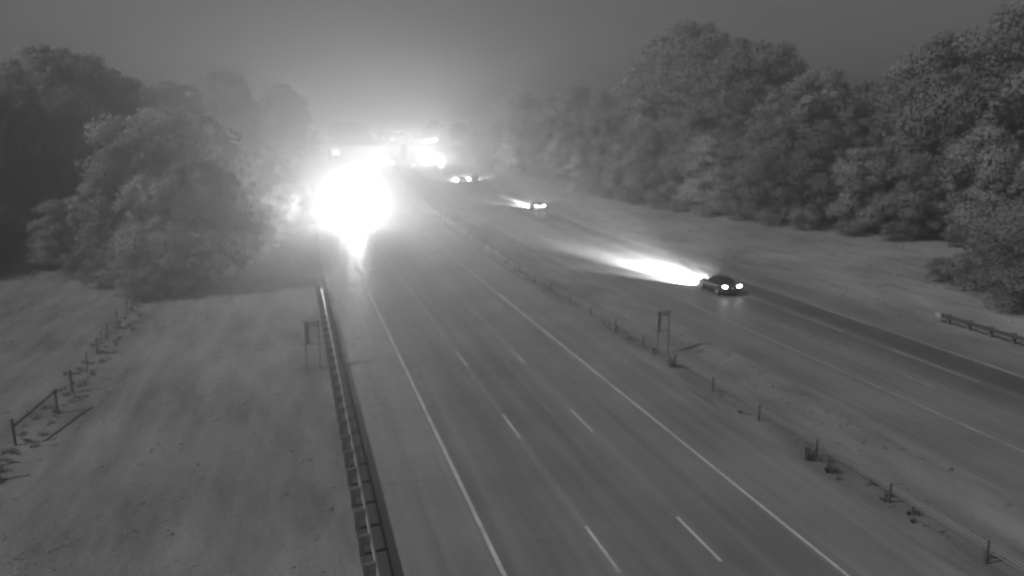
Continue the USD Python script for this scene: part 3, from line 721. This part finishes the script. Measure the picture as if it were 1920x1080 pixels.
    (-89.1,144.1,14.6,'b','LU'),(-107.2,95.1,9.3,'b','LU'),(-120.6,115.0,10.5,'b','LU'),(-102.7,115.6,9.3,'b','LU'),(-54.1,94.2,10.1,'b','LU'),(-95.6,121.5,12.2,'b','LU'),(-102.1,96.9,9.6,'b','LU'),(-57.7,123.4,12.6,'b','LU'),
    (-109.3,141.7,9.1,'b','LU'),(-89.5,123.3,12.4,'b','LU'),(-79.4,113.8,13.4,'b','LU'),(-102.5,145.0,11.7,'b','LU'),(-108.6,139.9,9.7,'b','LU'),(-118.6,110.1,13.6,'b','LU'),(-102.2,139.5,9.8,'b','LU'),(-107.1,96.8,9.5,'b','LU'),
    (-82.9,116.9,10.5,'b','LU'),(-73.9,95.6,9.3,'b','LU'),(-104.1,103.6,11.2,'b','LU'),(-94.3,97.7,10.9,'b','LU'),(-84.4,135.6,14.4,'b','LU'),(-69.5,129.9,12.4,'b','LU'),(-65.4,117.6,12.9,'b','LU'),(-71.9,147.4,13.2,'b','LU'),
    (-65.7,107.5,11.3,'b','LU'),(-32.4,88.0,4.3,'s','LU'),(-39.5,89.3,5.1,'b','LU'),(-48.0,90.6,5.1,'s','LU'),(-32.2,91.9,7.1,'b','LU'),(-40.7,93.2,4.1,'s','LU'),(-46.2,94.5,4.5,'b','LU'),(-33.1,95.8,7.4,'s','LU'),
    (-41.8,97.1,6.4,'b','LU'),(-46.7,98.4,5.7,'s','LU'),(-33.1,99.7,5.3,'b','LU'),(-39.0,101.0,6.3,'s','LU'),(-48.5,102.3,6.9,'b','LU'),(-32.3,103.6,6.1,'s','LU'),(-39.5,104.9,6.8,'b','LU'),(-47.3,106.2,7.8,'s','LU'),
    (-34.4,107.5,4.5,'b','LU'),(-40.0,108.8,7.7,'s','LU'),(-47.4,110.1,5.7,'b','LU'),(-33.3,111.4,7.1,'s','LU'),(-41.8,112.7,6.1,'b','LU'),(-48.9,114.0,6.4,'s','LU'),(-32.3,115.3,7.3,'b','LU'),(54.5,50.5,3.4,'s','RS'),
    (57.5,53.0,3.8,'s','RS'),(60.5,50.5,4.4,'s','RS'),(61.0,57.5,4.6,'s','RS'),(65.0,55.0,5.4,'s','RS'),(66.0,61.0,5.6,'s','RS'),(58.0,58.5,3.2,'s','RS'),(70.0,63.0,6.5,'s','RS'),(56.0,47.0,2.4,'s','RS'),
    (59.5,62.0,2.2,'s','RS'),(74.0,68.0,7.0,'s','RS'),(82.4,72.0,1.7,'s','RE'),(77.3,79.9,2.6,'s','RE'),(74.3,86.4,2.3,'s','RE'),(71.4,92.0,2.0,'s','RE'),(69.2,98.7,3.0,'s','RE'),(67.3,104.4,2.0,'s','RE'),
    (66.2,112.4,3.1,'s','RE'),(64.3,119.2,1.9,'s','RE'),(63.3,126.7,1.7,'s','RE'),(62.0,132.2,2.9,'s','RE'),(61.3,139.9,3.0,'s','RE'),(61.5,145.9,3.2,'s','RE'),(61.0,152.8,2.3,'s','RE'),(60.7,161.8,2.7,'s','RE'),
    (61.0,171.8,2.2,'s','RE'),(61.3,181.0,2.3,'s','RE'),(62.6,192.6,2.3,'s','RE'),(63.8,206.9,3.3,'s','RE'),(64.4,219.6,2.6,'s','RE'),(64.5,232.9,2.7,'s','RE'),(65.3,245.6,2.1,'s','RE'),(65.0,255.0,2.2,'s','RE'),
    (66.6,267.1,2.9,'s','RE'),(67.4,277.8,2.1,'s','RE'),(67.0,290.7,3.0,'s','RE'),]
PLACE = {}
for g_ in STRETCH:
    e_ = sorted((math.atan2(t_[0], t_[1]) - YAW, i_) for i_, t_ in enumerate(TREES) if t_[4] == g_)
    lo_ = -9
    for hi_, words_ in STRETCH[g_]:
        for n_, (b_, i_) in enumerate([q for q in e_ if lo_ <= q[0] < hi_]):
            PLACE[i_] = words_.format(ORD[n_])
        lo_ = hi_
for index, (x, y, h, kind, grp) in enumerate(TREES):
    src, h0 = rng.choice(PROTO[kind])
    s = h / h0 * 1.02
    wide = rng.uniform(.9, 1.15) * (1.0 if s > .6 else min(1.5, .75 / s))
    p = numbered(W, NAMES[kind])
    xf = UsdGeom.Xform.Define(stage, p)
    xf.AddTranslateOp().Set(Gf.Vec3d(x, y, -.05))
    xf.AddRotateZOp().Set(rng.uniform(0, 360))
    xf.AddScaleOp().Set(Gf.Vec3f(s * wide, s * wide, s))
    xf.GetPrim().GetReferences().AddInternalReference(src)
    xf.GetPrim().SetInstanceable(True)
    if grp in HERO:
        tag(xf.GetPrim(), HERO[grp][hero_n[grp]], 'tree')
        hero_n[grp] += 1
    else:
        tag(xf.GetPrim(), PLACE.get(index, GROUPS[grp][0]), 'bush' if kind in 'sp' else 'tree', GROUPS[grp][1])

# ------------------------------------------------------------------ grass tufts and weeds
def tuft(seed, n, h, w):
    r = np.random.default_rng(seed)
    V, F, N = [], [], []
    for i in range(n):
        a = r.uniform(0, 2 * np.pi)
        o = np.array([math.cos(a), math.sin(a), 0]) * r.uniform(0, w)
        d = np.array([math.cos(a + r.normal() * .5), math.sin(a + r.normal() * .5), 0])
        sd = np.array([-d[1], d[0], 0]) * .035
        hh = h * r.uniform(.6, 1.2)
        k = len(V)
        V += [o - sd, o + sd, o + d * hh * .35 + sd * .8 + [0, 0, hh * .7], o + d * hh * .35 - sd * .8 + [0, 0, hh * .7], o + d * hh * .8 + [0, 0, hh]]
        up = np.cross(V[k + 1] - V[k], V[k + 2] - V[k])[2] > 0
        for q in ([k, k + 1, k + 2], [k, k + 2, k + 3], [k + 3, k + 2, k + 4]):
            F.append(q if up else q[::-1])
        N += [np.array([0, 0, 1.0]) + d * .4] * 5
    return np.array(V), np.array(F), np.array(N) / 1.08

def scatter(name, spots, protos, seed, mat):
    r = np.random.default_rng(seed)
    pi = UsdGeom.PointInstancer.Define(stage, f'{W}/{name}')
    for i, (V, F, N) in enumerate(protos):
        leaf_mesh(f'{W}/{name}/clump_{i:03d}' if i else f'{W}/{name}/clump', V, F, N, mat)
        pi.CreatePrototypesRel().AddTarget(f'{W}/{name}/clump_{i:03d}' if i else f'{W}/{name}/clump')
    n = len(spots)
    pi.CreateProtoIndicesAttr(Vt.IntArray.FromNumpy(r.integers(0, len(protos), n).astype(np.int32)))
    pi.CreatePositionsAttr(Vt.Vec3fArray.FromNumpy(np.array(spots, np.float32)))
    a = r.uniform(0, np.pi, n)
    pi.CreateOrientationsAttr(Vt.QuathArray([Gf.Quath(float(math.cos(q)), 0.0, 0.0, float(math.sin(q))) for q in a]))
    s = r.uniform(.6, 1.5, n)
    pi.CreateScalesAttr(Vt.Vec3fArray.FromNumpy(np.stack([s, s, s], 1).astype(np.float32)))
    tag(pi.GetPrim(), kind='stuff')
    return pi

r = np.random.default_rng(9)
spots = []
for (u0, u1, y0, y1, n) in ((-34, 1.0, 17, 95, 1800), (21.9, 27.0, 12, 110, 420), (45.2, 72, 30, 130, 900)):
    u, y = r.uniform(u0, u1, n), y0 + (y1 - y0) * r.random(n) ** 1.25
    keep = meshkit.noise(np.stack([(u * .8 + y * .2) * .5, (y - u * .2) * .12, 0 * u + 3.0], 1), 4) + .7 * r.random(n) > .6
    spots += [p for p in np.stack([u + np.vectorize(bend)(y), y, turf_zs(u, y) - .01], 1)[keep]]
scatter('grass', spots, [tuft(1, 9, .04, .16), tuft(2, 11, .05, .2), tuft(3, 8, .035, .14)], 5, 'grass_blades')
# rank weeds under the cable barrier and at the fence
weeds = []
for _ in range(110):
    y = r.uniform(18, 160)
    u = cabu(y) + r.normal() * .35
    if meshkit.noise(np.array([u, y * .35, 1.0]), 6) > .45:
        weeds.append(road(u, y, turf_z(u, y)))
for _ in range(260):
    y = r.uniform(30, 92)
    u = -12.7 + r.normal() * .5 - (.4 if y < 44 else 0)
    weeds.append(np.array([u, y, turf_z(u, y)]))
scatter('weeds', weeds, [tuft(4, 12, .16, .15), tuft(5, 10, .2, .16)], 6, 'weed_leaves')
for u, y, h, lab in [(20.95 + .6, 29.3, .5, 'small dark weed in the median short of the sign'), (21.6, 27.9, .45, 'low dark weed on the median edge nearest the camera'), (22.1, 44.0, .7, 'dark upright weed in front of the median sign')]:
    V, F, N = tuft(int(y * 10), 26, h, .22)
    p = numbered(W, 'weed')
    leaf_mesh(p, V + road(u, y, turf_z(u, y)), F, N, 'weed_leaves')
    tag(stage.GetPrimAtPath(p), lab, 'weed')
